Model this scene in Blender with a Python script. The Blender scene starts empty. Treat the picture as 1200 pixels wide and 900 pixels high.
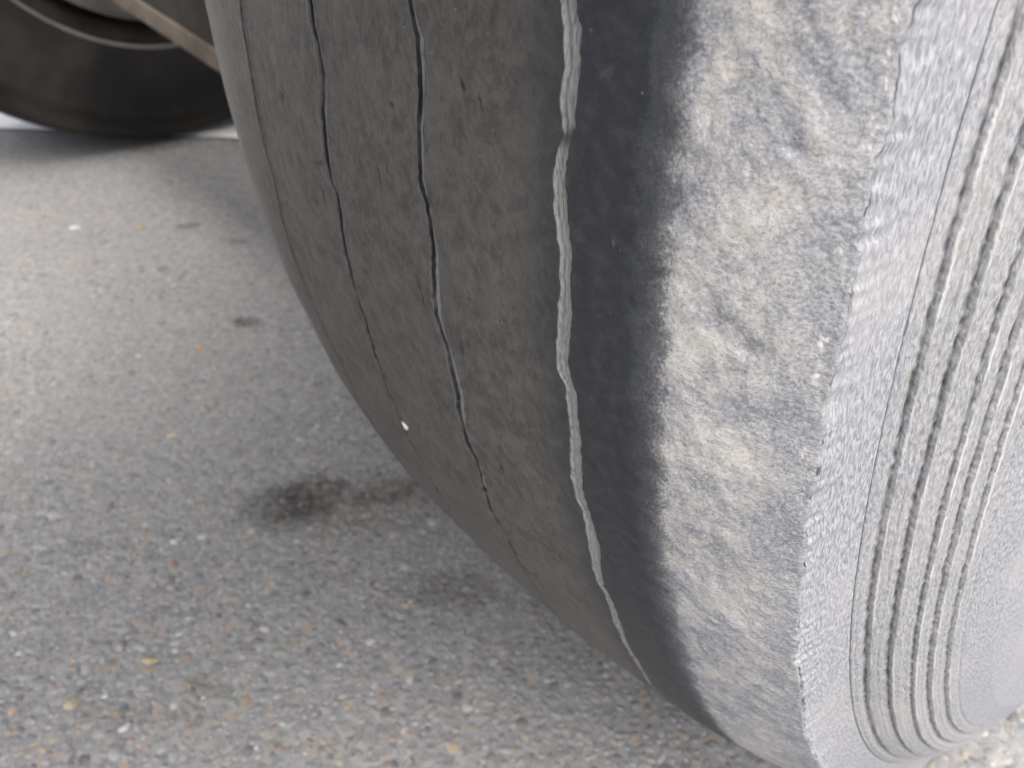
import bpy, math, random
import numpy as np
S = bpy.context.scene
random.seed(7); RNG = np.random.default_rng(11)
R_ = math.radians

# ------------------------------------------------------------------ camera
CAM_Z = .56992; PITCH = .593525; ROLL = .005772
cd = bpy.data.cameras.new('camera'); cam = bpy.data.objects.new('camera', cd)
S.collection.objects.link(cam); S.camera = cam
cam.location = (0, 0, CAM_Z)
from mathutils import Matrix, Vector
cam.rotation_euler = (Matrix.Rotation(math.pi/2-PITCH, 3, 'X') @ Matrix.Rotation(ROLL, 3, 'Z')).to_euler()
cd.sensor_width = 36; cd.lens = 1064.12/1200*36
cd.clip_start = .01; cd.clip_end = 2000
cd.dof.use_dof = True; cd.dof.focus_distance = .225; cd.dof.aperture_fstop = 21

# ------------------------------------------------------------------ light
SUN_EL, SUN_AZ = R_(62), R_(165)          # azimuth measured clockwise from +Y
w = bpy.data.worlds.new('World'); S.world = w; w.use_nodes = True
wn = w.node_tree.nodes; wl = w.node_tree.links
sky = wn.new('ShaderNodeTexSky'); sky.sky_type = 'NISHITA'; sky.sun_disc = False
sky.sun_elevation = SUN_EL; sky.sun_rotation = SUN_AZ
sky.dust_density = 7; sky.air_density = .6; sky.ozone_density = .4
hs = wn.new('ShaderNodeHueSaturation'); hs.inputs['Saturation'].default_value = .55      # thin overcast: a greyer sky
wl.new(sky.outputs[0], hs.inputs['Color']); wl.new(hs.outputs[0], wn['Background'].inputs[0]); wn['Background'].inputs[1].default_value = .15
sd = bpy.data.lights.new('sun', 'SUN'); so = bpy.data.objects.new('sun', sd); S.collection.objects.link(so)
sd.energy = 1.1; sd.angle = R_(70); sd.color = (1, .975, .95)
dirv = Vector((math.sin(SUN_AZ)*math.cos(SUN_EL), math.cos(SUN_AZ)*math.cos(SUN_EL), math.sin(SUN_EL)))
so.rotation_euler = dirv.to_track_quat('Z', 'Y').to_euler()
S.view_settings.view_transform = 'Standard'; S.view_settings.look = 'None'
S.view_settings.exposure = 1.18; S.view_settings.gamma = 1
S.render.engine = 'CYCLES'
S.cycles.max_bounces = 8; S.cycles.diffuse_bounces = 5

# ------------------------------------------------------------------ helpers
def link(o, parent=None, label=None, cat=None, group=None, kind=None):
    S.collection.objects.link(o)
    if parent is not None: o.parent = parent
    if label: o['label'] = label
    if cat: o['category'] = cat
    if group: o['group'] = group
    if kind: o['kind'] = kind
    return o
def empty(name, loc=(0, 0, 0), **k):
    o = bpy.data.objects.new(name, None); o.location = loc; return link(o, **k)
def mesh(name, V, F, mat, parent=None, smooth=True, **k):
    me = bpy.data.meshes.new(name); me.from_pydata([tuple(v) for v in V], [], F)
    me.materials.append(mat)
    if smooth: me.polygons.foreach_set('use_smooth', [True]*len(me.polygons))
    me.update()
    return link(bpy.data.objects.new(name, me), parent, **k)

class N:                                     # tiny node-expression builder
    def __init__(s, name):
        s.m = bpy.data.materials.new(name); s.m.use_nodes = True
        s.t = s.m.node_tree; s.b = s.t.nodes['Principled BSDF']
    def inp(s, sock, v):
        if hasattr(v, 'is_linked') or isinstance(v, bpy.types.NodeSocket): s.t.links.new(v, sock)
        else: sock.default_value = v
    def att(s, n):
        a = s.t.nodes.new('ShaderNodeAttribute'); a.attribute_name = n; return a
    def obj(s): return s.t.nodes.new('ShaderNodeTexCoord').outputs['Object']
    def geo(s): return s.t.nodes.new('ShaderNodeNewGeometry').outputs['Position']
    def mp(s, v, scale=(1, 1, 1), loc=(0, 0, 0), rot=(0, 0, 0)):
        n = s.t.nodes.new('ShaderNodeMapping'); s.inp(n.inputs[0], v)
        n.inputs['Scale'].default_value = scale; n.inputs['Location'].default_value = loc; n.inputs['Rotation'].default_value = rot
        return n.outputs[0]
    def noise(s, v, sc, det=4, rough=.55, dist=0, out=0):
        n = s.t.nodes.new('ShaderNodeTexNoise'); s.inp(n.inputs['Vector'], v)
        n.inputs['Scale'].default_value = sc; n.inputs['Detail'].default_value = det
        n.inputs['Roughness'].default_value = rough; n.inputs['Distortion'].default_value = dist
        return n.outputs[out]
    def voro(s, v, sc, feat='F1', out='Distance', rnd=1):
        n = s.t.nodes.new('ShaderNodeTexVoronoi'); s.inp(n.inputs['Vector'], v); n.feature = feat
        n.inputs['Scale'].default_value = sc; n.inputs['Randomness'].default_value = rnd
        return n.outputs[out]
    def ramp(s, f, stops, interp='LINEAR'):
        n = s.t.nodes.new('ShaderNodeValToRGB'); s.inp(n.inputs[0], f); cr = n.color_ramp; cr.interpolation = interp
        while len(cr.elements) < len(stops): cr.elements.new(.5)
        for e, (p, c) in zip(cr.elements, stops):
            e.position = p; e.color = (c, c, c, 1) if not isinstance(c, tuple) else (*c, 1)
        return n.outputs[0]
    def mr(s, v, a, b, c=0, d=1, smooth=True):
        n = s.t.nodes.new('ShaderNodeMapRange'); s.inp(n.inputs[0], v)
        if smooth: n.interpolation_type = 'SMOOTHSTEP'
        for i, x in zip((1, 2, 3, 4), (a, b, c, d)): n.inputs[i].default_value = x
        return n.outputs[0]
    def math(s, op, a, b=0., c=None):
        n = s.t.nodes.new('ShaderNodeMath'); n.operation = op; s.inp(n.inputs[0], a); s.inp(n.inputs[1], b)
        if c is not None: s.inp(n.inputs[2], c)
        return n.outputs[0]
    def mix(s, f, a, b, bt='MIX'):
        n = s.t.nodes.new('ShaderNodeMix'); n.data_type = 'RGBA'; n.blend_type = bt
        s.inp(n.inputs[0], f)
        for i, x in ((6, a), (7, b)):
            if isinstance(x, tuple): x = (*x, 1) if len(x) == 3 else x
            s.inp(n.inputs[i], x)
        return n.outputs[2]
    def xyz(s, v):
        n = s.t.nodes.new('ShaderNodeSeparateXYZ'); s.inp(n.inputs[0], v); return n.outputs
    def bump(s, h, strength, dist, nrm=None):
        n = s.t.nodes.new('ShaderNodeBump'); s.inp(n.inputs['Height'], h)
        n.inputs['Strength'].default_value = strength; n.inputs['Distance'].default_value = dist
        if nrm is not None: s.inp(n.inputs['Normal'], nrm)
        return n.outputs[0]
    def done(s, col, rough=.7, nrm=None, spec=.4, metal=0.):
        s.inp(s.b.inputs['Base Color'], (*col, 1) if isinstance(col, tuple) else col)
        s.inp(s.b.inputs['Roughness'], rough); s.b.inputs['Specular IOR Level'].default_value = spec
        s.b.inputs['Metallic'].default_value = metal
        if nrm is not None: s.inp(s.b.inputs['Normal'], nrm)
        return s.m

LAT = RNG.random((64, 64, 8))
def vnoise(x, y, ch=0):
    xi = np.floor(x).astype(int); yi = np.floor(y).astype(int); fx = x-xi; fy = y-yi
    fx = fx*fx*(3-2*fx); fy = fy*fy*(3-2*fy)
    g = lambda i, j: LAT[i % 64, j % 64, ch]
    return ((g(xi, yi)*(1-fx)+g(xi+1, yi)*fx)*(1-fy)+(g(xi, yi+1)*(1-fx)+g(xi+1, yi+1)*fx)*fy)*2-1
def fbm(x, y, o=4, ch=0, g=.5):
    r = 0; a = 1; k = 1
    for i in range(o): r = r+a*vnoise(x*k+17.3*i, y*k+5.1*i, (ch+i) % 8); a *= g; k *= 2.03
    return r

# ------------------------------------------------------------------ materials
def tyre_material():
    n = N('dusty_worn_rubber')
    tc = n.att('tyre_coord').outputs['Vector']            # x = across the tyre (m), y = along the tread (m)
    X = n.xyz(tc)
    t = X[0]; mark = n.att('mark').outputs['Fac']; grv = n.att('groove').outputs['Fac']
    warp = n.noise(tc, 60, 6, .62, .4)
    warp2 = n.noise(tc, 230, 5, .6)
    big = n.noise(n.mp(tc, (1, .6, 1)), 22, 5, .6)
    # --- ribs : warm grey dust film on black rubber
    streak = n.noise(n.mp(tc, (650, 300, 1), rot=(0, 0, .6)), 1, 5, .7)
    rib = n.mix(n.mr(n.noise(tc, 45, 6, .65), .35, .68), (.038, .0365, .034), (.072, .0685, .063))
    rib = n.mix(n.mr(n.noise(n.mp(tc, (1, .7, 1), rot=(0, 0, .4)), 190, 7, .8), .42, .62, 0, .7), rib, (.105, .101, .095))
    rib = n.mix(n.mr(n.noise(n.mp(tc, (1, .5, 1), loc=(2, 2, 0)), 260, 7, .8), .47, .32, 0, .8), rib, (.020, .020, .021))
    rib = n.mix(n.mr(streak, .4, .75, 0, .45), rib, (.12, .116, .110))
    rib = n.mix(n.mr(streak, .45, .25, 0, .4), rib, (.032, .032, .033))
    chips = n.mr(n.noise(tc, 420, 3, .6), .68, .76)
    rib = n.mix(n.math('MULTIPLY', chips, .55), rib, (.30, .29, .27))
    dch = n.mr(n.noise(n.mp(tc, (1, .5, 1), loc=(3, 1, 0)), 330, 3, .6), .68, .74)
    rib = n.mix(n.math('MULTIPLY', dch, .8), rib, (.012, .012, .014))
    # --- clean black band beside the outermost groove
    tb = n.math('ADD', t, n.math('MULTIPLY', n.math('SUBTRACT', warp, .5), .010))
    black = n.mix(n.mr(warp2, .4, .75), (.014, .017, .022), (.031, .034, .040))
    blotch = n.mr(n.noise(tc, 150, 4, .6), .62, .74, 0, .5)
    black = n.mix(blotch, black, (.065, .066, .068))
    col = n.mix(n.mr(tb, .052, .080), rib, black)
    # --- pale dirty shoulder
    dm = n.noise(n.mp(tc, (1, .75, 1), rot=(0, 0, .35)), 48, 11, .76, .5)
    fl = n.noise(n.mp(tc, (1, .8, 1), loc=(1, 9, 0)), 300, 8, .74, .8)
    dmm = n.math('ADD', n.math('MULTIPLY', dm, .7), n.math('MULTIPLY', fl, .3))
    dirt = n.ramp(dmm, [(.34, (.095, .107, .128)), (.42, (.185, .198, .225)), (.48, (.285, .290, .305)), (.55, (.39, .387, .378)), (.66, (.51, .495, .465))])
    tan = n.mr(n.noise(n.mp(tc, loc=(5, 2, 0)), 60, 7, .7, .8), .54, .70, 0, .5)
    dirt = n.mix(n.math('MULTIPLY', tan, n.mr(fl, .4, .6)), dirt, (.45, .39, .315))
    rn = n.t.nodes.new('ShaderNodeTexNoise'); rn.noise_type = 'RIDGED_MULTIFRACTAL'; n.inp(rn.inputs['Vector'], n.mp(tc, (1, .8, 1), rot=(0, 0, .6)))
    rn.inputs['Scale'].default_value = 95; rn.inputs['Detail'].default_value = 7; rn.inputs['Roughness'].default_value = .62; rn.inputs['Distortion'].default_value = .35
    fib = rn.outputs[0]
    dirt = n.mix(n.math('MULTIPLY', n.mr(fib, .62, 1.05), n.mr(dm, .40, .58, .15, .8)), dirt, (.62, .60, .555))
    fine = n.noise(tc, 1000, 5, .8)
    dirt = n.mix(n.mr(fine, .48, .66, .0, .6), dirt, (.55, .545, .53))
    dirt = n.mix(n.mr(fine, .48, .34, .0, .6), dirt, (.10, .105, .115))
    gy = n.mr(n.math('ADD', t, n.math('MULTIPLY', n.math('SUBTRACT', n.noise(tc, 40, 6, .7), .5), .05)), .118, .140, 0, .6)
    dirt = n.mix(gy, dirt, n.mix(n.mr(fine, .42, .58), (.16, .173, .20), (.33, .34, .36)))
    edge = n.math('ADD', t, n.math('MULTIPLY', n.math('SUBTRACT', n.noise(n.mp(tc, (1, .9, 1), rot=(0, 0, .2)), 110, 9, .8, .4), .5), .015))
    edge = n.math('ADD', edge, n.math('MULTIPLY', n.math('SUBTRACT', n.noise(n.mp(tc, (1.4, .8, 1), rot=(0, 0, -.5)), 900, 5, .8), .5), .012))
    col = n.mix(n.mr(edge, .0925, .1025, 0, .85), col, (.125, .142, .175))
    col = n.mix(n.mr(edge, .0960, .1060), col, dirt)
    # --- outer sidewall : blue grey, fine circumferential wrinkles
    ws = n.noise(n.mp(tc, (1500, 330, 1), rot=(0, 0, -.12)), 1, 4, .6, .5)
    side = n.mix(n.mr(ws, .3, .72), (.17, .178, .20), (.42, .43, .455))
    side = n.mix(n.mr(big, .45, .7, 0, .5), side, (.38, .38, .38))
    side = n.mix(n.mr(n.noise(tc, 700, 2, .5), .70, .78, 0, .7), side, (.62, .61, .60))
    col = n.mix(n.mr(t, .1385, .1395), col, side)
    # old dust in the rubbing ribs
    rr = n.math('MULTIPLY', n.mr(t, .158, .162), n.mr(t, .205, .195))
    col = n.mix(n.math('MULTIPLY', rr, n.mr(n.noise(n.mp(tc, (700, 200, 1)), 1, 3), .4, .65, 0, .5)), col, (.30, .295, .26))
    # inner (left) shoulder: dusty film and grazing rim light put into the colour
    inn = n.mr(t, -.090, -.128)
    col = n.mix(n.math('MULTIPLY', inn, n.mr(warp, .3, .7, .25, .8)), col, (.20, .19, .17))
    # groove floors: pale shiny rubber with dark cracks
    gf = n.mix(n.mr(n.noise(n.mp(tc, (2500, 300, 1)), 1, 4, .65), .30, .55), (.085, .09, .095), (.23, .235, .23))
    col = n.mix(grv, col, gf)
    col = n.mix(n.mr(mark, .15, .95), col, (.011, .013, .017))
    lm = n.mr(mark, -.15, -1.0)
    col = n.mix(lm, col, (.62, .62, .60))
    # relief
    h1 = n.noise(tc, 900, 5, .65)
    b = n.bump(h1, .35, .0003)
    sm = n.mr(t, .1375, .1395)
    b = n.bump(n.math('MULTIPLY', ws, sm), .9, .0005, b)
    dmk = n.math('MULTIPLY', n.mr(edge, .095, .104), n.mr(t, .1395, .1375))
    b = n.bump(n.math('MULTIPLY', dm, dmk), .8, .0012, b)
    b = n.bump(n.math('MULTIPLY', n.noise(tc, 500, 4, .7), dmk), .6, .0006, b)
    b = n.bump(streak, .35, .0003, b)
    rough = n.math('SUBTRACT', n.mr(t, .085, .11, .55, .85), n.mr(t, .138, .14, 0, .27))
    return n.done(col, rough, b, .45)

def far_rubber():
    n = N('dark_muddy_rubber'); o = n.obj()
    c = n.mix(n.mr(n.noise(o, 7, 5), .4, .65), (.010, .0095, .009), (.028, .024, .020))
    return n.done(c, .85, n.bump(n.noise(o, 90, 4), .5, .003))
def rust_material(name, a, b, metal=0.):
    n = N(name); o = n.obj()
    c = n.mix(n.mr(n.noise(o, 14, 6, .65), .38, .66), a, b)
    c = n.mix(n.mr(n.noise(o, 120, 3), .6, .75, 0, .6), c, (a[0]*.4, a[1]*.4, a[2]*.4))
    return n.done(c, .8, n.bump(n.noise(o, 80, 5), .4, .003), .4, metal)

RUB = tyre_material(); FAR = far_rubber()
STEEL = rust_material('dusty_brown_lit_steel', (.075, .062, .050), (.145, .12, .095))  # also carries the ground-bounce light on the beam's lower edge
DARKSTEEL = rust_material('grimy_shaded_steel', (.016, .014, .012), (.038, .032, .026))  # also carries the shade of the beam side and the far rim well
DRUM = rust_material('dull_cast_iron', (.12, .108, .098), (.19, .175, .16))
RIM = rust_material('greyish_rim_paint', (.12, .112, .10), (.20, .188, .17))
PAINT = rust_material('dull_grey_body_paint', (.14, .15, .16), (.20, .21, .22))

# ------------------------------------------------------------------ the tyres
CC = np.array([.345678, .59153, .51]); U = np.array([.66343, -.74823, -.00333])
E1 = np.array([-.748234, -.663435, 0.]); E2 = np.array([.002209, -.002491, .999994])
RT = .515
G1 = [(-16.3,-76.5),(-13.0,-79.1),(-10.7,-80.6),(-9.1,-79.8),(-7.7,-76.9),(-6.8,-75.8),(-6.0,-76.9),(-4.6,-76.5),(-3.4,-74.7),(-2.2,-73.4),(-1.3,-73.8),(-.1,-72.9)]
G2 = [(-27.7,-38.4),(-25.4,-36.3),(-22.9,-32.9),(-20.7,-31.7),(-18.6,-32.3),(-16.8,-30.4),(-14.5,-30.1),(-12.7,-29.2),(-11.1,-27.4),(-9.8,-29.5),(-7.9,-28.4),(-6.5,-26.1),(-5.6,-25.4),(-5.2,-27.5),(-4.4,-27.2),(-3.4,-26.4),(-2.5,-24.4),(-1.4,-21.8),(-.6,-22.5),(0,-23.9),(.8,-24.1)]
G3L = [(-29.9,14.5),(-26,17.6),(-23.4,17.9),(-20.7,19.2),(-19.3,16.3),(-17,18.8),(-15.6,20.5),(-14.7,18.0),(-13.4,18.3),(-11.8,20.5),(-10.4,21.2),(-9.5,20.1),(-8.5,18.7),(-7.2,20.1),(-6,22.5),(-5.1,22.6),(-4.3,22.3),(-3.7,20.5),(-2.9,21.0),(-1.9,22.2),(-1,23.9),(-.2,23.9),(.7,23.8),(1.0,22.3),(1.6,21.7)]
G3R = [(-29.9,16.5),(-26,19.6),(-23.4,19.8),(-20.7,20.9),(-19.3,18.5),(-17,21.5),(-15.6,22.9),(-14.7,20.9),(-13.4,22.1),(-11.8,24.6),(-10.4,25.0),(-9.5,23.8),(-8.5,22.3),(-7.2,24.0),(-6,25.4),(-5.1,25.0),(-4.3,24.3),(-3.7,23.3),(-2.9,23.7),(-1.9,24.8),(-1,26.0),(-.2,27.0),(.7,27.2),(1.0,25.4),(1.6,23.4)]
G4L = [(-30.1,68.2),(-26.3,70.6),(-24.2,70.2),(-22.6,71.1),(-20,72.4),(-19.1,70.7),(-18.1,70.1),(-16.1,71.6),(-14.4,72.2),(-13.8,70.1),(-12.7,70.2),(-11.5,71.4),(-10.2,72.5),(-9,72.4),(-8.5,72.0),(-8,70.2),(-6.9,70.7),(-5.9,71.8),(-4.9,72.8),(-4,72.7),(-3.4,72.2),(-2.9,70.7),(-1.7,71.4),(-1,72.5),(-.7,74.2),(-.5,73.1),(.3,72.5),(1.2,73.0),(1.8,72.8),(2.4,71.0)]
G4R = [(-30.1,70.3),(-26.3,74.1),(-24.2,73.3),(-22.6,74.9),(-20,75.5),(-19.1,73.7),(-18.1,74.1),(-16.1,76.9),(-14.4,75.6),(-13.5,74.2),(-12.4,74.9),(-11.2,76.2),(-10,76.4),(-8.8,76.8),(-8.3,76.0),(-7.8,74.5),(-6.7,75.4),(-5.7,76.6),(-4.7,76.9),(-3.9,76.9),(-3.2,76.2),(-2.7,75.1),(-1.6,75.2),(-1,75.3),(-.7,76.1),(-.4,77.2),(.4,77.3),(1.3,77.6),(1.9,77.3),(2.5,75.3)]
def key_line(pts, th):
    """wavering edge (mm) traced where the photograph shows it, the same kind of wander elsewhere"""
    t = [p[0] for p in pts]; v = [p[1] for p in pts]; m = sum(v)/len(v)
    lo, hi = t[0], t[-1]; k = lo-3
    while k > -185: t.insert(0, k); v.insert(0, m+random.uniform(-2, 2)); k -= 2.2
    k = hi+2
    while k < 185: t.append(k); v.append(m+random.uniform(-2, 2)); k += 2.2
    return np.interp(th, t, v)
def tread_r(a):
    f = np.maximum(np.abs(a)-.08, 0)/.058
    return .516-.604*a*a-f*f*.0085
SIDE = [(.138, .496), (.1408, .485), (.1436, .4755), (.1466, .4712), (.1515, .4660), (.1560, .4590), (.1585, .4520), (.1608, .4450),
        (.1665, .425), (.1695, .400), (.168, .375), (.160, .350), (.147, .335), (.142, .330)]

def build_tyre(cc, u, e1, e2, parent, near):
    if near:
        a_ = np.arange(-52, 22, .085); b_ = np.arange(22, 308, 2.0)
        th = np.concatenate([a_, b_]); 
    else:
        th = np.arange(0, 360, 1.5)
    nt = len(th); tw = (th+180) % 360-180                 # -180..180
    st = np.random.get_state()
    s = np.radians(tw)*RT                                  # metres along the tread
    mm = 1e-3
    if near:
        g1 = key_line(G1, tw)*mm; g2 = key_line(G2, tw)*mm
        w1 = (2.0+.5*vnoise(s*80, s*0, 1))*mm
        w2 = np.clip(3.1+1.3*vnoise(s*45+3.2, s*0, 2), 1.6, 4.3)*mm
        g3l = key_line(G3L, tw)*mm; random.seed(5); g4l = key_line(G4L, tw)*mm
        random.seed(9); g3r = np.maximum(key_line(G3R, tw)*mm+.9*mm, g3l+2.0*mm)
        random.seed(3); g4r = np.maximum(key_line(G4R, tw)*mm, g4l+1.8*mm)
        j = lambda sc, ch: vnoise(s*sc, s*0+3, ch)*.35*mm+vnoise(s*sc*2.7, s*0+7, ch+1)*.28*mm
        keys = [(g1-w1/2+j(200, 0), g1+w1/2), (g2-w2/2+j(200, 2), g2+w2/2+j(260, 1)), (g3l+j(200, 3), g3r+j(230, 4)), (g4l+j(220, 5), g4r+j(240, 6))]
        sedge = .1380+(.0008*vnoise(s*90, s*0, 4)+.00035*vnoise(s*420, s*0, 5)+.0003*vnoise(s*900, s*0, 6))
    else:
        keys = [(c+0*s-.002, c+0*s+.002) for c in (-.075, -.027, .022, .073)]
        sedge = .138+0*s
    # rows: list of arrays (a, r), plus metadata
    rows = []; lab = []; grv = []; mrk = []
    def add(a, r, name, g=0., m=0.):
        mrk.append(m); rows.append((a, r)); lab.append(name); grv.append(g if isinstance(g, np.ndarray) else np.full(nt, g))
    inner = [(-x, y) for x, y in SIDE][::-1]
    for k in range(len(inner)-1):
        (a0, r0), (a1, r1) = inner[k], inner[k+1]; nn = 2 if near else 3
        for q in range(nn): f = q/nn; add(a0+(a1-a0)*f+0*s, r0+(r1-r0)*f+0*s, 'tyre')
    bounds = [('tread_rib', None)]
    edges = [-.138+0*s]+[e for k in keys for e in k]+[sedge]
    dens = (.6 if near else 12)*mm
    for k in range(9):
        L, Rr = edges[k], edges[k+1]
        if k % 2 == 0:
            nn = max(int((Rr-L).mean()/((1.4*mm if k == 0 else .75*mm if k < 6 else .6*mm) if near else 8*mm)), 3)
            for q in range(nn):
                f = q/nn; a = L+(Rr-L)*f
                add(a, tread_r(a), 'tread_rib%d' % (k//2))
            if k == 8: last = True
        else:
            gi = k//2
            fs = [0, .06, .16, .26, .36, .46, .56, .66, .76, .86, .95] if gi > 0 else [0, .2, .4, .6, .8]
            for f in fs:
                a = L+(Rr-L)*f
                wdt = (Rr-L)
                if f == 0: d = 0*s; g = 0.
                else:
                    crack = math.exp(-((f-.14)/.08)**2)*(.0015 if gi < 3 else .0003)
                    if gi == 0: crack = .0016*(1-abs(f-.5)*1.6)
                    fl = (.0007 if gi < 3 else .0006)
                    if f < .08: crack *= .4; fl *= .5
                    if f > .9: fl *= .3
                    d = (fl+crack)*(1+.35*vnoise(s*150+f*9, s*0+f*4, 3))
                    d = d+.00022*vnoise(s*60+1, s*0+f*14, 6)
                    g = 0. if gi == 0 else (1. if f < .95 else .5)
                    g = np.full(nt, float(g)*(1. if gi == 3 else (.30 if f < .35 else .85)))
                    if gi == 3 and near:                    # two places where the strip is bridged by dark rubber
                        g = g*(1-.8*np.exp(-((tw+.75)/.28)**2))
                add(a, tread_r(a)-d, 'groove%d' % gi, g, (.9 if .1 < f < .9 else 0.) if gi == 0 else (0. if gi == 3 else ((1.0 if .05 < f < .3 else (.9 if gi == 1 and f > .8 else (.7 if f > .85 else 0.))))))  # mark paints the shade in the groove cracks and along their edges
    # outer sidewall
    nsd = len(SIDE)
    names = ['tyre', 'tyre', 'tyre', 'sidewall_rib0', 'sidewall_rib1', 'sidewall_rib2', 'sidewall_rib3', 'tyre', 'tyre', 'tyre', 'tyre', 'tyre', 'tyre']
    for k in range(nsd-1):
        (a0, r0), (a1, r1) = SIDE[k], SIDE[k+1]
        Lk = math.hypot(a1-a0, r1-r0)
        nn = max(int(Lk/((.42*mm if k < 8 else 2*mm) if near else 8*mm)), 3)
        for q in range(nn):
            f = q/nn; a = a0+(a1-a0)*f+0*s; r = r0+(r1-r0)*f+0*s
            if k == 0: a = sedge+(a1-sedge)*f; r = tread_r(sedge)+(r1-tread_r(sedge))*f
            add(a, r, names[k])
    add(SIDE[-1][0]+0*s, SIDE[-1][1]+0*s, 'tyre')
    A = np.array([x[0] for x in rows]); Rr = np.array([x[1] for x in rows]); Gv = np.array(grv)
    nr = len(rows)
    # arc coordinate along the profile, zero in the middle of the tread
    dA = np.diff(A, axis=0); dR = np.diff(np.array([tread_r(A[i]) if lab[i][:2] in ('tr', 'gr') else Rr[i] for i in range(nr)]), axis=0)
    seg = np.hypot(dA, dR).mean(1); arc = np.concatenate([[0], np.cumsum(seg)])
    i0 = [i for i in range(nr) if lab[i] == 'groove2'][0]
    istart = [i for i in range(nr) if lab[i] == 'tread_rib4']; iend = istart[-1]+1
    T = A.copy()
    for i in range(iend, nr): T[i] = .138+(arc[i]-arc[iend])+(sedge-.138)*(1 if i == iend else 0)
    ii = [i for i in range(nr) if lab[i] == 'tread_rib0'][0]
    for i in range(ii): T[i] = -.138-(arc[ii]-arc[i])
    SS = np.broadcast_to(s, A.shape)
    # relief along the profile normal
    mA = A.mean(1); mR = Rr.mean(1); ga = np.gradient(mA); gr = np.gradient(mR); gl = np.hypot(ga, gr)
    kk = np.ones(9)/9; na = np.convolve(np.pad(-gr/gl, 4, 'edge'), kk, 'valid'); ngr = np.convolve(np.pad(ga/gl, 4, 'edge'), kk, 'valid')
    nl = np.hypot(na, ngr); na = (na/nl)[:, None]; nrr = (ngr/nl)[:, None]
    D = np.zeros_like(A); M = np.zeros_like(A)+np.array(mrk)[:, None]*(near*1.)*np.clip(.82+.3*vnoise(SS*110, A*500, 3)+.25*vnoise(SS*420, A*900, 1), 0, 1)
    if near:
        trd = ((T > -.138) & (T < .138))
        D += trd*(.00025*fbm(T*60, SS*40, 3, 1)+.00006*fbm(T*500, SS*300, 2, 3))
        for ed_ in edges[1:7]:
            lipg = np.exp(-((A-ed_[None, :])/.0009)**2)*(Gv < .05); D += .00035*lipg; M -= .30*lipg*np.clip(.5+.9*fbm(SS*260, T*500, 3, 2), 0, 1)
        sh = 1/(1+np.exp(-(T-.100)/.003))*(T < .1376)
        D += sh*(.00035*fbm(T*55, SS*45, 4, 2, .6)+.00025*fbm(T*260, SS*200, 3, 4, .6))
        # torn lip where the tread skin ends
        lip = np.exp(-((T-.1366)/.0016)**2)
        D += lip*.5*(.0003+.0006*vnoise(SS*330, T*300, 5)+.0005*vnoise(SS*800, T*900, 2))*(.6+.8*vnoise(SS*14, T*0, 1))
        rec = 1/(1+np.exp(-(T-.1392)/.0003)); D -= rec*.0006
        sw = (T > .139)*(T < .25)
        D += sw*(.00009*fbm(T*420, SS*120, 3, 6)+.0002*fbm(T*40, SS*12, 2, 2))
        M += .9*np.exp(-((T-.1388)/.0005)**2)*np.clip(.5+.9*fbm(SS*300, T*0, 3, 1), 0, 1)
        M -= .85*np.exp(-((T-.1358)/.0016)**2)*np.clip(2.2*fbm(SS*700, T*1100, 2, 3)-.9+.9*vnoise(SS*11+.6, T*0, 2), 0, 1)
        # fine moulding line, then the rubbing ribs with their ragged troughs
        tk = lambda k: float(T[[i for i in range(nr) if abs(mA[i]-SIDE[k][0]) < 6e-4 and abs(mR[i]-SIDE[k][1]) < 1e-3][0]].mean())
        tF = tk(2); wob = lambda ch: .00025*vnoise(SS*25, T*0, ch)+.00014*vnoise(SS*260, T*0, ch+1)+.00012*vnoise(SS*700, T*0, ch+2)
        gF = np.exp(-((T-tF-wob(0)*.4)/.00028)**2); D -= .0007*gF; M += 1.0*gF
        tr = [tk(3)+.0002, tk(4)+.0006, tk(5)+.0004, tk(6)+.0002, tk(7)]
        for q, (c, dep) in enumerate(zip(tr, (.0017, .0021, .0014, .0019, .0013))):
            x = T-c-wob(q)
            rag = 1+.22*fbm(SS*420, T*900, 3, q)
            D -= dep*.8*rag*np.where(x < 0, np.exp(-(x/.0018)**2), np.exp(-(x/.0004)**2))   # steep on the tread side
            M += .62*np.clip(rag, .2, 1.4)*np.where(x < 0, np.exp(-(x/.0015)**2), np.exp(-(x/.0003)**2)); M += .45*np.exp(-((x+.0040)/.00035)**2)*np.clip(.6+.8*vnoise(SS*120, T*300, q+1), 0, 1); D -= .0003*np.exp(-((x+.0040)/.0004)**2); M -= .8*np.exp(-((x-.0010)/.00045)**2)*np.clip(.8+.6*vnoise(SS*90, T*200, q), 0, 1)  # mark paints shade into the trough and a highlight on the crest edge
            for off in (.0052,):
                D -= .0004*rag*np.exp(-((x-off)/.0006)**2)
        # a small pit in the dirty shoulder and loose cuts on the ribs
        for (a0, t0, ra, rs, dp) in [(.1165, -4.4, .0035, .0022, .0005), (.1225, -5.05, .0045, .0030, .0005), (.119, -5.3, .002, .002, -.0003), (.108, .3, .0004, .002, .0006), (.126, .2, .006, .0012, .0003), (.112, -12.5, .003, .001, .0006)]:
            s0 = math.radians(t0)*RT
            g = np.exp(-((T-a0)/ra)**2-((SS-s0)/rs)**2); D -= dp*g
            if a0 in (.1165, .1225): gw = np.exp(-((T-a0)/ra/1.5)**2-((SS-s0)/rs/1.7)**2); M += .42*gw*np.clip(.6+1.6*fbm(T*420, SS*420, 4, 2), 0, 1)
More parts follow.
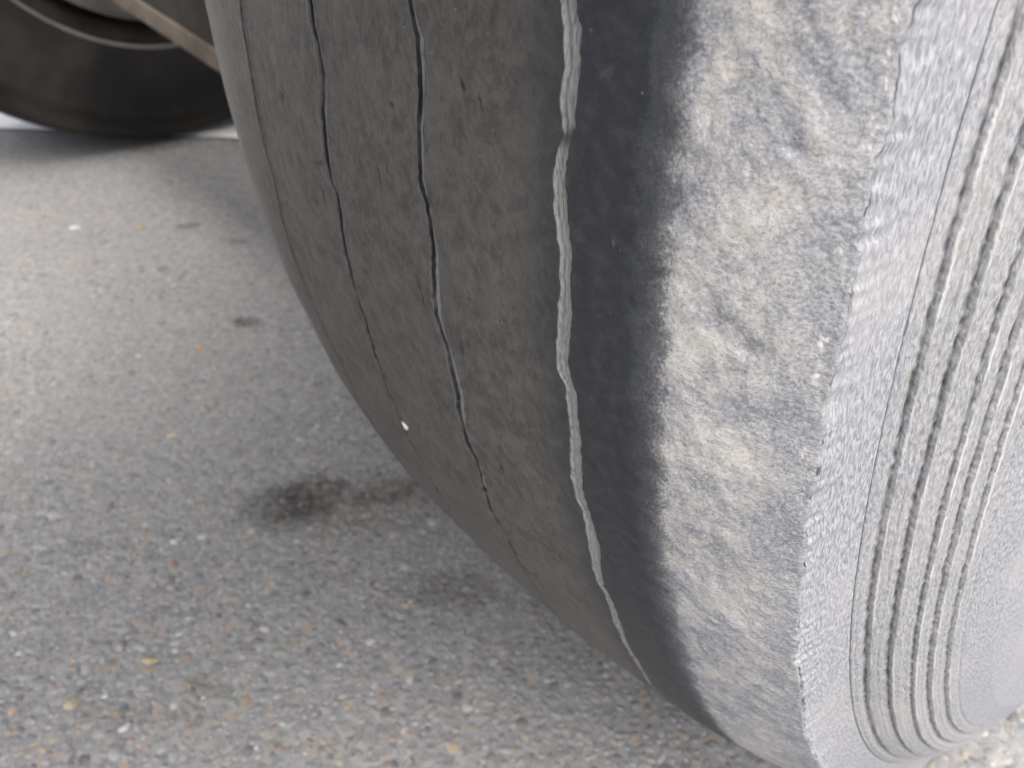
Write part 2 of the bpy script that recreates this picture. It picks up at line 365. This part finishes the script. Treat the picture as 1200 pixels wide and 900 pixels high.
        cuts = [(-.0325, -4.75, .0048, .0009, .35), (-.0525, -2.9, .0018, .0008, -.6), (.012, -1.5, .0012, .0012, .2), (.041, -.2, .0025, .0011, -.9), (.0475, -.6, .001, .0028, .2),
                (-.043, -6.6, .0013, .0026, .3), (-.036, -6.0, .0009, .0035, .1), (.002, -4.0, .0007, .0035, .1), (-.0155, -16.4, .0008, .003, -.3), (.036, -14.8, .0012, .0022, -.2),
                (.0535, -19.0, .001, .002, 0), (-.018, -8.6, .001, .003, .2), (.0275, -23.4, .0012, .0085, .12), (-.0305, -11.7, .0009, .005, .3), (.018, -17.7, .002, .002, 0), (.0795, -11.4, .0016, .0018, 0), (.0135, -8.0, .0007, .006, .1), (.03, -9.4, .0007, .005, -.1)]
        for (a0, t0, la, ls, rot) in cuts:
            s0 = math.radians(t0)*RT; x = T-a0; y = SS-s0; c_, s_ = math.cos(rot), math.sin(rot)
            xx = x*c_+y*s_; yy = -x*s_+y*c_
            xx = xx+.0004*vnoise(SS*900, T*900, 2); g = np.exp(-(xx/max(la*.8, .0006))**4-(yy/max(ls*.8, .0010))**4); D -= .0005*g; M += .9*g*np.clip(.85+.6*vnoise(SS*1500, T*1500, 4), 0, 1)
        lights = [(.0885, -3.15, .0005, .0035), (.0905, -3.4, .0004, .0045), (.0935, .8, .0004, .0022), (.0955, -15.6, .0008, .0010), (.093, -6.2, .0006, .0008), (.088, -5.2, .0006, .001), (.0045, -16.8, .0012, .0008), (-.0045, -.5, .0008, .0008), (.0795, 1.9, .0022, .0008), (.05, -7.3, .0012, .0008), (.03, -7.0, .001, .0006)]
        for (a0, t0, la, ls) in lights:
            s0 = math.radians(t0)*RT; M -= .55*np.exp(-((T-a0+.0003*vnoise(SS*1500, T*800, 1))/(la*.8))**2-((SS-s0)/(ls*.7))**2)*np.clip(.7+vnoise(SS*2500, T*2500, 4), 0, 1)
    else:
        tq = (np.abs(T) > .139)*(np.abs(T) < .30)
        D += tq*(.0016*np.maximum(0, np.cos(np.radians(tw)*66))**3)*np.exp(-((np.abs(T)-.20)/.05)**4)
        D += .0025*np.exp(-((np.abs(T)-.30)/.004)**2)+.0015*np.exp(-((np.abs(T)-.185)/.003)**2)
    A2 = A+na*D; R2 = Rr+nrr*D
    ct, sn = np.cos(np.radians(th)), np.sin(np.radians(th))
    P = cc+A2[..., None]*u+R2[..., None]*(ct[None, :, None]*e1+sn[None, :, None]*e2)
    # weight of the truck: the tread lies flat on the road and the walls swell above it
    z = P[..., 2]; low = z < .0025
    P[..., 2] = np.where(low, .0025+(z-.0025)*.02, z)
    Pc = np.concatenate([P[:, -1:], P, P[:, :1]], 1)
    dth = Pc[:, 2:]-Pc[:, :-2]; drow = np.gradient(P, axis=0)
    NR = np.cross(dth, drow); NR /= np.linalg.norm(NR, axis=2, keepdims=True)+1e-12
    # orientation outwards
    outw = na[..., None]*u+nrr[..., None]*(ct[None, :, None]*e1+sn[None, :, None]*e2)
    sg = np.sign((NR*outw).sum(2).mean()); NR *= sg
    # slice into objects
    runs = []; i = 0
    while i < nr-1:
        k = i
        while k < nr-1 and lab[k] == lab[i]: k += 1
        runs.append((lab[i], i, k)); i = k
    def make(name, rngs, par, **kw):
        Vs, Ns, Ts, Gs, Ms, Fs = [], [], [], [], [], []; off = 0
        for (i, k) in rngs:
            n_ = k-i+1
            Vs.append(P[i:k+1].reshape(-1, 3)); Ns.append(NR[i:k+1].reshape(-1, 3))
            Ts.append(np.stack([T[i:k+1], SS[i:k+1], 0*T[i:k+1]], -1).reshape(-1, 3)); Gs.append(Gv[i:k+1].ravel()); Ms.append(M[i:k+1].ravel())
            ri, ci = np.meshgrid(np.arange(n_-1), np.arange(nt), indexing='ij')
            cj = (ci+1) % nt
            q = np.stack([ri*nt+ci, ri*nt+cj, (ri+1)*nt+cj, (ri+1)*nt+ci], -1).reshape(-1, 4)+off
            if sg < 0: q = q[:, ::-1]
            # the column that closes the ring wraps the along-tread coordinate: fine, it is at the back
            Fs.append(q); off += n_*nt
        V = np.concatenate(Vs); F = np.concatenate(Fs)
        me = bpy.data.meshes.new(name)
        me.vertices.add(len(V)); me.vertices.foreach_set('co', V.astype(np.float32).ravel())
        me.loops.add(F.size); me.loops.foreach_set('vertex_index', F.astype(np.int32).ravel())
        me.polygons.add(len(F)); me.polygons.foreach_set('loop_start', np.arange(0, F.size, 4, dtype=np.int32))
        me.update(calc_edges=True)
        me.polygons.foreach_set('use_smooth', np.ones(len(F), bool))
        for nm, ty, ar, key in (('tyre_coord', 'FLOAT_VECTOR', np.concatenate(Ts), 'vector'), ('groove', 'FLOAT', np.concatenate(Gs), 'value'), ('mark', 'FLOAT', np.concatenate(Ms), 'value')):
            at = me.attributes.new(nm, ty, 'POINT'); at.data.foreach_set(key, ar.astype(np.float32).ravel())
        me.normals_split_custom_set_from_vertices(np.concatenate(Ns).astype(np.float32))
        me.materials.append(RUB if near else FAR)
        return link(bpy.data.objects.new(name, me), par, **kw)
    body = make('tyre', [(i, k) for l, i, k in runs if l == 'tyre'], parent,
                label='bald front tyre with pale dirty shoulder and grey sidewall' if near else 'dark muddy tyre on the far side of the axle')
    if near:
        riblab = ['thin inner shoulder rib at the left outline of the tyre', 'dusty dark rib between the two thin left grooves', 'dusty dark rib in the middle of the tread', 'wide dark rib left of the pale groove strip', 'outer rib, half clean black and half pale with dirt']
        for l, i, k in runs:
            if l.startswith('tread_rib'): make('tread_rib', [(i, k)], body, label=riblab[int(l[-1])])
            elif l.startswith('groove'):
                make('groove', [(i, k)], body, label='wide pale wavering groove strip' if l[-1] == '3' else None)
            elif l.startswith('sidewall_rib'): make('sidewall_rib', [(i, k)], body)
    else:
        make('tread', [(i, k) for l, i, k in runs if l != 'tyre' and not l.startswith('sidewall')], body)
        make('sidewall_rib', [(i, k) for l, i, k in runs if l.startswith('sidewall')], body)
    return body

def lathe(name, prof, cc, u, e1, e2, mat, parent, n=96, **k):
    V = []; F = []; m = len(prof)
    for i in range(n):
        a = 2*math.pi*i/n; d = math.cos(a)*e1+math.sin(a)*e2
        for (x, r) in prof: V.append(cc+x*u+r*d)
    for i in range(n):
        j = (i+1) % n
        for q in range(m-1): F.append((i*m+q, i*m+q+1, j*m+q+1, j*m+q))
    return mesh(name, V, F, mat, parent, **k)

TRACK = 1.55
FC = CC-U*TRACK
truck = empty('truck', (0, 0, 0), label='truck seen from below its side, on a badly worn bald front tyre', cat='truck')
build_tyre(CC, U, E1, E2, truck, True)
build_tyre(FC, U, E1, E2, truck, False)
# rims: flange, well and disc
RIMP = [(.150, .343), (.154, .352), (.150, .356), (.146, .350), (.143, .330), (.10, .318), (.06, .290), (-.06, .290), (-.10, .318), (-.143, .330), (-.146, .350), (-.150, .356), (-.154, .352), (-.150, .343)]
RIMI = [(.150, .343), (.138, .318), (.10, .306), (.06, .280), (-.06, .280), (-.10, .306), (-.138, .318), (-.150, .343)]
for c_, sgn, lb in ((CC, 1, 'grey rim of the near tyre'), (FC, -1, 'grey rim whose lip shows as a thin pale arc')):
    rm = lathe('rim', RIMP+RIMI[::-1], c_, U, E1, E2, RIM if sgn > 0 else DARKSTEEL, truck, label=lb)  # far rim well: shadow and dirt put into the darker steel
    lathe('rim_lip', [(-sgn*.150, .338), (-sgn*.157, .342), (-sgn*.158, .352), (-sgn*.151, .358)], c_, U, E1, E2, RIM, rm)
    dsc = lathe('wheel_disc', [(sgn*.06, .286), (sgn*.075, .26), (sgn*.07, .20), (sgn*.13, .14), (sgn*.14, .09), (sgn*.20, .085), (sgn*.205, .0)], c_, U, E1, E2, RIM, rm)
    for q in range(10):
        a = 2*math.pi*q/10; d = math.cos(a)*E1+math.sin(a)*E2
        lathe('wheel_nut', [(0, 0), (0, .016), (.03, .016), (.034, .012), (.034, 0)] if sgn > 0 else [(0, 0), (0, .016), (-.03, .016), (-.034, .012), (-.034, 0)], c_+U*sgn*.115+d*.115, U, E1, E2, STEEL, rm, n=6, smooth=False)
    dr = lathe('brake_drum', [(-sgn*.0, .0), (-sgn*.0, .25), (-sgn*.10, .255), (-sgn*.115, .270), (-sgn*.135, .292), (-sgn*.15, .300), (-sgn*.158, .298), (-sgn*.16, .285), (-sgn*.150, .27), (-sgn*.150, .0)][::1], c_, U, E1, E2, DRUM, truck, label=None if sgn > 0 else 'dull brown grey brake drum inside the far wheel')

def beam(name, p0, p1, up, w_, h_, mat, parent, plain=False, **k):
    """I section between two points"""
    p0 = np.array(p0); p1 = np.array(p1); d = p1-p0; d = d/np.linalg.norm(d)
    sx = np.cross(d, up); sx /= np.linalg.norm(sx); uz = np.cross(sx, d)
    t = h_*.2; b = w_*.14
    sec = [(-w_/2, -h_/2), (w_/2, -h_/2), (w_/2, -h_/2+t), (b, -h_/2+t*1.5), (b, h_/2-t*1.5), (w_/2, h_/2-t), (w_/2, h_/2), (-w_/2, h_/2), (-w_/2, h_/2-t), (-b, h_/2-t*1.5), (-b, -h_/2+t*1.5), (-w_/2, -h_/2+t)]
    if plain: sec = [(-w_/2, -h_/2), (w_/2, -h_/2), (w_/2, h_/2), (-w_/2, h_/2)]
    V = [p+sx*x+uz*y for p in (p0, p1) for x, y in sec]; n = len(sec)
    F = [(i, (i+1) % n, n+(i+1) % n, n+i) for i in range(n)]+[tuple(range(n))[::-1], tuple(range(n, 2*n))]
    o = mesh(name, V, F, mat, parent, smooth=False, **k)
    bv = o.modifiers.new('bevel', 'BEVEL'); bv.width = .003; bv.segments = 2
    return o
def AB(a, b, z): return CC*np.array([1, 1, 0])+a*np.array([U[0], U[1], 0])+b*E1+np.array([0, 0, z])
def boxab(name, a0, a1, b0, b1, z0, z1, mat, parent, **k):
    V = [AB(a, b, z) for a in (a0, a1) for b in (b0, b1) for z in (z0, z1)]
    F = [(0, 1, 3, 2), (4, 6, 7, 5), (0, 4, 5, 1), (2, 3, 7, 6), (0, 2, 6, 4), (1, 5, 7, 3)]
    o = mesh(name, V, F, mat, parent, smooth=False, **k)
    bv = o.modifiers.new('bevel', 'BEVEL'); bv.width = .004; bv.segments = 2
    return o
axle = beam('axle_beam', AB(-1.36, .170, .34+.078), AB(-.19, .170, .212+.078), (0, 0, 1), .05, .104, DARKSTEEL, truck, plain=True, label='dark brown axle beam running up behind the near tyre')  # side of the beam: shade put into the dark steel
beam('flange', AB(-1.36, .165, .34+.013), AB(-.19, .165, .212+.013), (0, 0, 1), .066, .026, STEEL, axle, plain=True, label='rusty lower edge of the axle beam, light off the ground put into its colour')  # bounced light put into the paler steel
# chassis and body, above the picture, with some parts added for shade
for a_ in (-.42, -1.13): boxab('chassis_rail', a_-.04, a_+.04, -4.2, .55, .80, 1.04, DARKSTEEL, truck)
for b_ in (-3.2, -2.0, -.9, .5): boxab('cross_member', -1.085, -.465, b_-.04, b_+.04, .84, 1.0, DARKSTEEL, truck)
boxab('load_floor', -1.74, .16, -4.3, -.75, 1.12, 1.2, DARKSTEEL, truck)
for a0, a1 in ((.165, .185), (-1.765, -1.745)): boxab('side_board', a0, a1, -4.3, -.75, 1.06, 1.5, PAINT, truck)
def shade_mudguard(a0, a1, start=12):  # unseen guard, added and trimmed for the shade it throws
    V = []; F = []; n = 40; sec = [(a0, 0), (a0, .012), (a1, .012), (a1, 0)]
    sec = [(a0, -.035), (a0-.004, 0), (a0, .012), (a1, .012), (a1+.004, 0), (a1, -.035), (a1-.004, -.035), (a1-.004, 0), (a0+.004, 0), (a0+.004, -.035)]
    m = len(sec)
    for q in range(n+1):
        an = R_(start+(168-start)*q/n)
        for x, h in sec: V.append(AB(x, (.62+h)*math.cos(an), .51+(.62+h)*math.sin(an)))
    for q in range(n):
        for k in range(m): F.append((q*m+k, q*m+(k+1) % m, (q+1)*m+(k+1) % m, (q+1)*m+k))
    F += [tuple(range(m))[::-1], tuple(range(n*m, n*m+m))]
    return mesh('shade_mudguard', V, F, PAINT, truck, smooth=False)
shade_mudguard(-.28, .17); boxab('shade_wing', -.40, .17, .60, 1.02, .68, .72, PAINT, truck); boxab('shade_box', -1.20, -.50, -.75, .18, .72, 1.08, DARKSTEEL, truck); shade_mudguard(-TRACK-.17, -TRACK+.20, 62)  # unseen guards, wing and box added to shade the ground, beam and far wheel
boxab('mudguard_stay', -.42, -.27, -.02, .02, 1.0, 1.05, DARKSTEEL, truck); boxab('mudguard_stay', -TRACK+.27, -1.13, -.02, .02, 1.0, 1.05, DARKSTEEL, truck)

# ------------------------------------------------------------------ ground
def asphalt(name, stone=False):
    n = N(name); o = n.geo()
    fine = n.noise(o, 900, 4, .7); mid = n.noise(o, 130, 5, .65); big = n.noise(o, 3.2, 5, .6)
    if stone:
        c = n.att('stone_colour').outputs['Color']
        c = n.mix(n.mr(fine, .3, .7, 0, .35), c, (.34, .335, .32))
        c = n.mix(n.mr(mid, .35, .65, .42, .05), c, (.232, .230, .223))
    else:
        v = n.voro(o, 150, out='Color'); vv = n.xyz(v)
        c = n.mix(n.mr(mid, .35, .65), (.19, .19, .19), (.27, .27, .268))
        c = n.mix(n.mr(vv[0], .6, 1., 0, .5), c, (.36, .35, .335))
        c = n.mix(n.mr(vv[1], .93, .95, 0, .4), c, (.42, .30, .20), )
        c = n.mix(n.mr(vv[2], .8, 1., 0, .5), c, (.12, .125, .13))
        c = n.mix(n.mr(fine, .58, .75, 0, .5), c, (.42, .415, .40))
    c = n.mix(n.mr(big, .4, .65, 0, .3), c, (.27, .267, .262))
    # oil and damp marks: patches with ragged edges
    P = n.xyz(o); wx = n.math('MULTIPLY', n.math('SUBTRACT', n.noise(o, 45, 7, .75), .5), .075); wy = n.math('MULTIPLY', n.math('SUBTRACT', n.noise(n.mp(o, loc=(4, 7, 1)), 45, 7, .75), .5), .055)
    def blob(x, y, rx, ry, st, tint, soft=.45):
        nonlocal c
        dx = n.math('DIVIDE', n.math('SUBTRACT', n.math('ADD', P[0], wx), x), rx); dy = n.math('DIVIDE', n.math('SUBTRACT', n.math('ADD', P[1], wy), y), ry)
        d = n.math('SQRT', n.math('ADD', n.math('MULTIPLY', dx, dx), n.math('MULTIPLY', dy, dy)))
        f = n.math('MULTIPLY', n.mr(d, 1+soft, 1-soft), st); f = n.math('MULTIPLY', f, n.mr(mid, .3, .7, 1.15, .6)); c = n.mix(f, c, tuple(min(1, 6.2*v) for v in tint), 'MULTIPLY')
    for b in STAINS: blob(*b)
    rough = .9
    return n.done(c, rough, n.bump(fine, .5, .0007, n.bump(mid, .6, .0012)), .25)
STAINS = [(-.215, .638, .040, .030, .72, (.060, .058, .057)), (-.190, .655, .030, .028, .6, (.05, .049, .048)), (-.150, .642, .072, .044, .5, (.105, .095, .083)), (-.112, .660, .026, .018, .6, (.065, .06, .055)),
          (-.205, .626, .012, .006, .6, (.04, .04, .04)), (-.165, .668, .012, .007, .5, (.05, .05, .05)), (-.14, .645, .012, .007, .5, (.06, .055, .05)),
          (-.05, .535, .035, .020, .55, (.07, .068, .065)), (-.232, .437, .018, .008, .5, (.09, .075, .055)), (-.27, .41, .05, .007, .35, (.12, .10, .08)),
          (-.329, .978, .014, .009, .8, (.05, .048, .045)), (-.492, 1.265, .014, .012, .8, (.05, .05, .05)), (-.405, 1.21, .014, .010, .6, (.06, .06, .06)), (-.48, 1.12, .008, .008, .6, (.06, .06, .06))]
GM = asphalt('weathered_asphalt'); SM = asphalt('asphalt_stones', True)
xs = [-300, -40, -8, -2, 0, 2, 8, 40, 300]
V = [(x, y, 0) for y in xs for x in xs]; n9 = len(xs)
F = [(j*n9+i, j*n9+i+1, (j+1)*n9+i+1, (j+1)*n9+i) for j in range(n9-1) for i in range(n9-1)]
mesh('asphalt_ground', V, F, GM, smooth=False, label='grey weathered asphalt under the truck', kind='structure')
# sheet beyond the far side of the truck: sunlit ground, brightness put into its colour
cm = N('sunlit_pale_ground'); oc = cm.geo()
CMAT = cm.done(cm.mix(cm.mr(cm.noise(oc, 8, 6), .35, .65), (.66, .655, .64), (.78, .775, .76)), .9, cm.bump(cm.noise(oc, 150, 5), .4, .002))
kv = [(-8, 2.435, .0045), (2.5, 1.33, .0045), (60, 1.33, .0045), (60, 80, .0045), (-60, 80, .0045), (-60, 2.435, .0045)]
mesh('sunlit_sheet', kv, [(0, 1, 2, 3, 4, 5)], CMAT, smooth=False, label='bright sunlit ground beyond the far wheel, the light put into its colour', kind='structure')
# stone chips standing a little proud of the binder
def stones():
    x0, x1, y0, y1 = -.85, .75, .30, 1.15; pitch = .0066
    gx, gy = np.meshgrid(np.arange(x0, x1, pitch), np.arange(y0, y1, pitch))
    cx = (gx+RNG.uniform(-.42, .42, gx.shape)*pitch).ravel(); cy = (gy+RNG.uniform(-.42, .42, gx.shape)*pitch).ravel()
    keep = RNG.random(len(cx)) < .93; cx = cx[keep]; cy = cy[keep]; n = len(cx)
    rad = pitch*np.clip(RNG.lognormal(-.75, .33, n), .2, .95); K = 7
    hgt = RNG.uniform(.0001, .0009, n)
    ang = RNG.uniform(0, 6.28, n)[:, None]+np.arange(K)*2*np.pi/K+RNG.uniform(-.3, .3, (n, K))
    rr = rad[:, None]*RNG.uniform(.72, 1.2, (n, K)); asp = RNG.uniform(.7, 1.3, n)[:, None]; ro = RNG.uniform(0, 3.14, n)[:, None]
    def ring(sc, z):
        a = rr*sc*np.cos(ang)*asp; b = rr*sc*np.sin(ang)/asp
        return np.stack([cx[:, None]+a*np.cos(ro)-b*np.sin(ro), cy[:, None]+a*np.sin(ro)+b*np.cos(ro), z], -1)
    tilt = RNG.uniform(-.0003, .0003, (n, K))
    V = np.concatenate([ring(1.05, np.full((n, K), -.0008)), ring(.72, hgt[:, None]+tilt), np.stack([cx, cy, hgt+.0001], -1)[:, None]], 1)
    F = []
    for k in range(K):
        j = (k+1) % K; F += [(k, j, K+j), (k, K+j, K+k), (K+k, K+j, 2*K)]
    F = (np.array(F)[None]+(np.arange(n)*(2*K+1))[:, None, None]).reshape(-1, 3)
    me = bpy.data.meshes.new('asphalt_stones'); V = V.reshape(-1, 3)
    me.vertices.add(len(V)); me.vertices.foreach_set('co', V.astype(np.float32).ravel())
    me.loops.add(F.size); me.loops.foreach_set('vertex_index', F.astype(np.int32).ravel())
    me.polygons.add(len(F)); me.polygons.foreach_set('loop_start', np.arange(0, F.size, 3, dtype=np.int32)); me.update(calc_edges=True)
    base = RNG.uniform(.16, .33, n)[:, None]*np.ones((1, 3)); h = RNG.random(n)
    def tint(m, c): base[m] = np.array(c)*RNG.uniform(.75, 1.15, (m.sum(), 1))
    tint(h < .022, (.36, .26, .17)); tint((h > .035) & (h < .065), (.31, .28, .20)); tint((h > .07) & (h < .085), (.25, .18, .15)); tint((h > .10) & (h < .22), (.17, .19, .215)); tint((h > .22) & (h < .25), (.44, .43, .41)); tint((h > .25) & (h < .33), (.085, .085, .09)); tint((h > .33) & (h < .37), (.21, .235, .20))
    col = np.concatenate([base, np.ones((n, 1))], 1); col = np.repeat(col, 2*K+1, 0)
    at = me.attributes.new('stone_colour', 'FLOAT_COLOR', 'POINT'); at.data.foreach_set('color', col.astype(np.float32).ravel())
    me.polygons.foreach_set('use_smooth', np.ones(len(F), bool)); me.materials.append(SM)
    link(bpy.data.objects.new('asphalt_stones', me), label='small stone chips set in the asphalt', kind='stuff')
stones()

# ------------------------------------------------------------------ loose pebbles
PM = {}
def pebble_mat(c):
    if c not in PM:
        n = N('pebble_stone'); o = n.obj()
        PM[c] = n.done(n.mix(n.mr(n.noise(o, 400, 4), .35, .7), c, tuple(x*.65 for x in c)), .75, n.bump(n.noise(o, 700, 3), .5, .0004))
    return PM[c]
def pebble(name, p, size, c, label, cat='pebble', rot=0., flat=.5, seed=0):
    import bmesh
    bm = bmesh.new(); bmesh.ops.create_icosphere(bm, subdivisions=3, radius=1)
    r = random.Random(seed)
    pl = [(Vector((r.uniform(-1, 1), r.uniform(-1, 1), r.uniform(-1, 1))).normalized(), r.uniform(.62, .9)) for _ in range(9)]
    for v in bm.verts:
        for nrm, d in pl:
            k = v.co.dot(nrm)
            if k > d: v.co -= nrm*(k-d)*.85
        v.co.x *= size[0]/2; v.co.y *= size[1]/2; v.co.z *= size[0]/2*flat
    me = bpy.data.meshes.new(name); bm.to_mesh(me); bm.free(); me.materials.append(pebble_mat(c))
    me.polygons.foreach_set('use_smooth', [True]*len(me.polygons))
    o = bpy.data.objects.new(name, me); o.location = p; o.rotation_euler = (0, 0, rot)
    return link(o, label=label, cat=cat)
th0 = math.radians(-17.3)
pp = CC+U*(-.0287)+(RT-.0005)*(math.cos(th0)*E1+math.sin(th0)*E2)
pebble('pebble', pp, (.0042, .0050), (.75, .75, .72), 'tiny white pebble jammed in the second groove of the tyre tread', flat=1.4, rot=.5, seed=3)
for i, (x, y, sx, sy, c, rot, lb) in enumerate([
    (-.370, .915, .0085, .0085, (.70, .36, .08), 0, 'bright orange pebble on the asphalt left of the tyre'),
    (-.350, .745, .016, .008, (.62, .55, .42), .1, 'cream oblong pebble on the asphalt in the middle left'),
    (-.323, .421, .015, .015, (.50, .45, .34), .6, 'round beige stone flush in the asphalt near the bottom left corner'),
    (-.278, .460, .019, .007, (.52, .46, .30), .1, 'long thin cream stone above the round beige one'),
    (-.276, .401, .013, .008, (.66, .66, .68), .7, 'white slanted stone chip right of the round beige stone'),
    (-.300, .427, .007, .006, (.80, .80, .82), .5, 'small white chip just right of the round beige stone'),
    (-.227, .426, .004, .004, (.85, .85, .85), 0, 'bright white speck beside a small brown stain'),
    (-.178, .385, .004, .004, (.85, .85, .85), 0, 'bright white speck at the lower edge of the picture'),
    (-.300, .590, .010, .008, (.78, .78, .82), .2, 'pale lilac chip on the asphalt left of the oil stain'),
    (-.655, 1.255, .022, .012, (.80, .80, .80), .1, 'white scrap at the left edge far from the camera'),
    (-.560, 1.26, .020, .014, (.55, .40, .24), .1, 'tan stone far back on the asphalt'),
    (-.292, .563, .010, .009, (.42, .24, .20), .4, 'reddish stone on the asphalt below the pale lilac chip'),
    ]):
    pebble('pebble', (x, y, .0008), (sx*.8, sy*.8), tuple(round(v*.72, 3) for v in c), lb, rot=rot, flat=.30, seed=20+i)
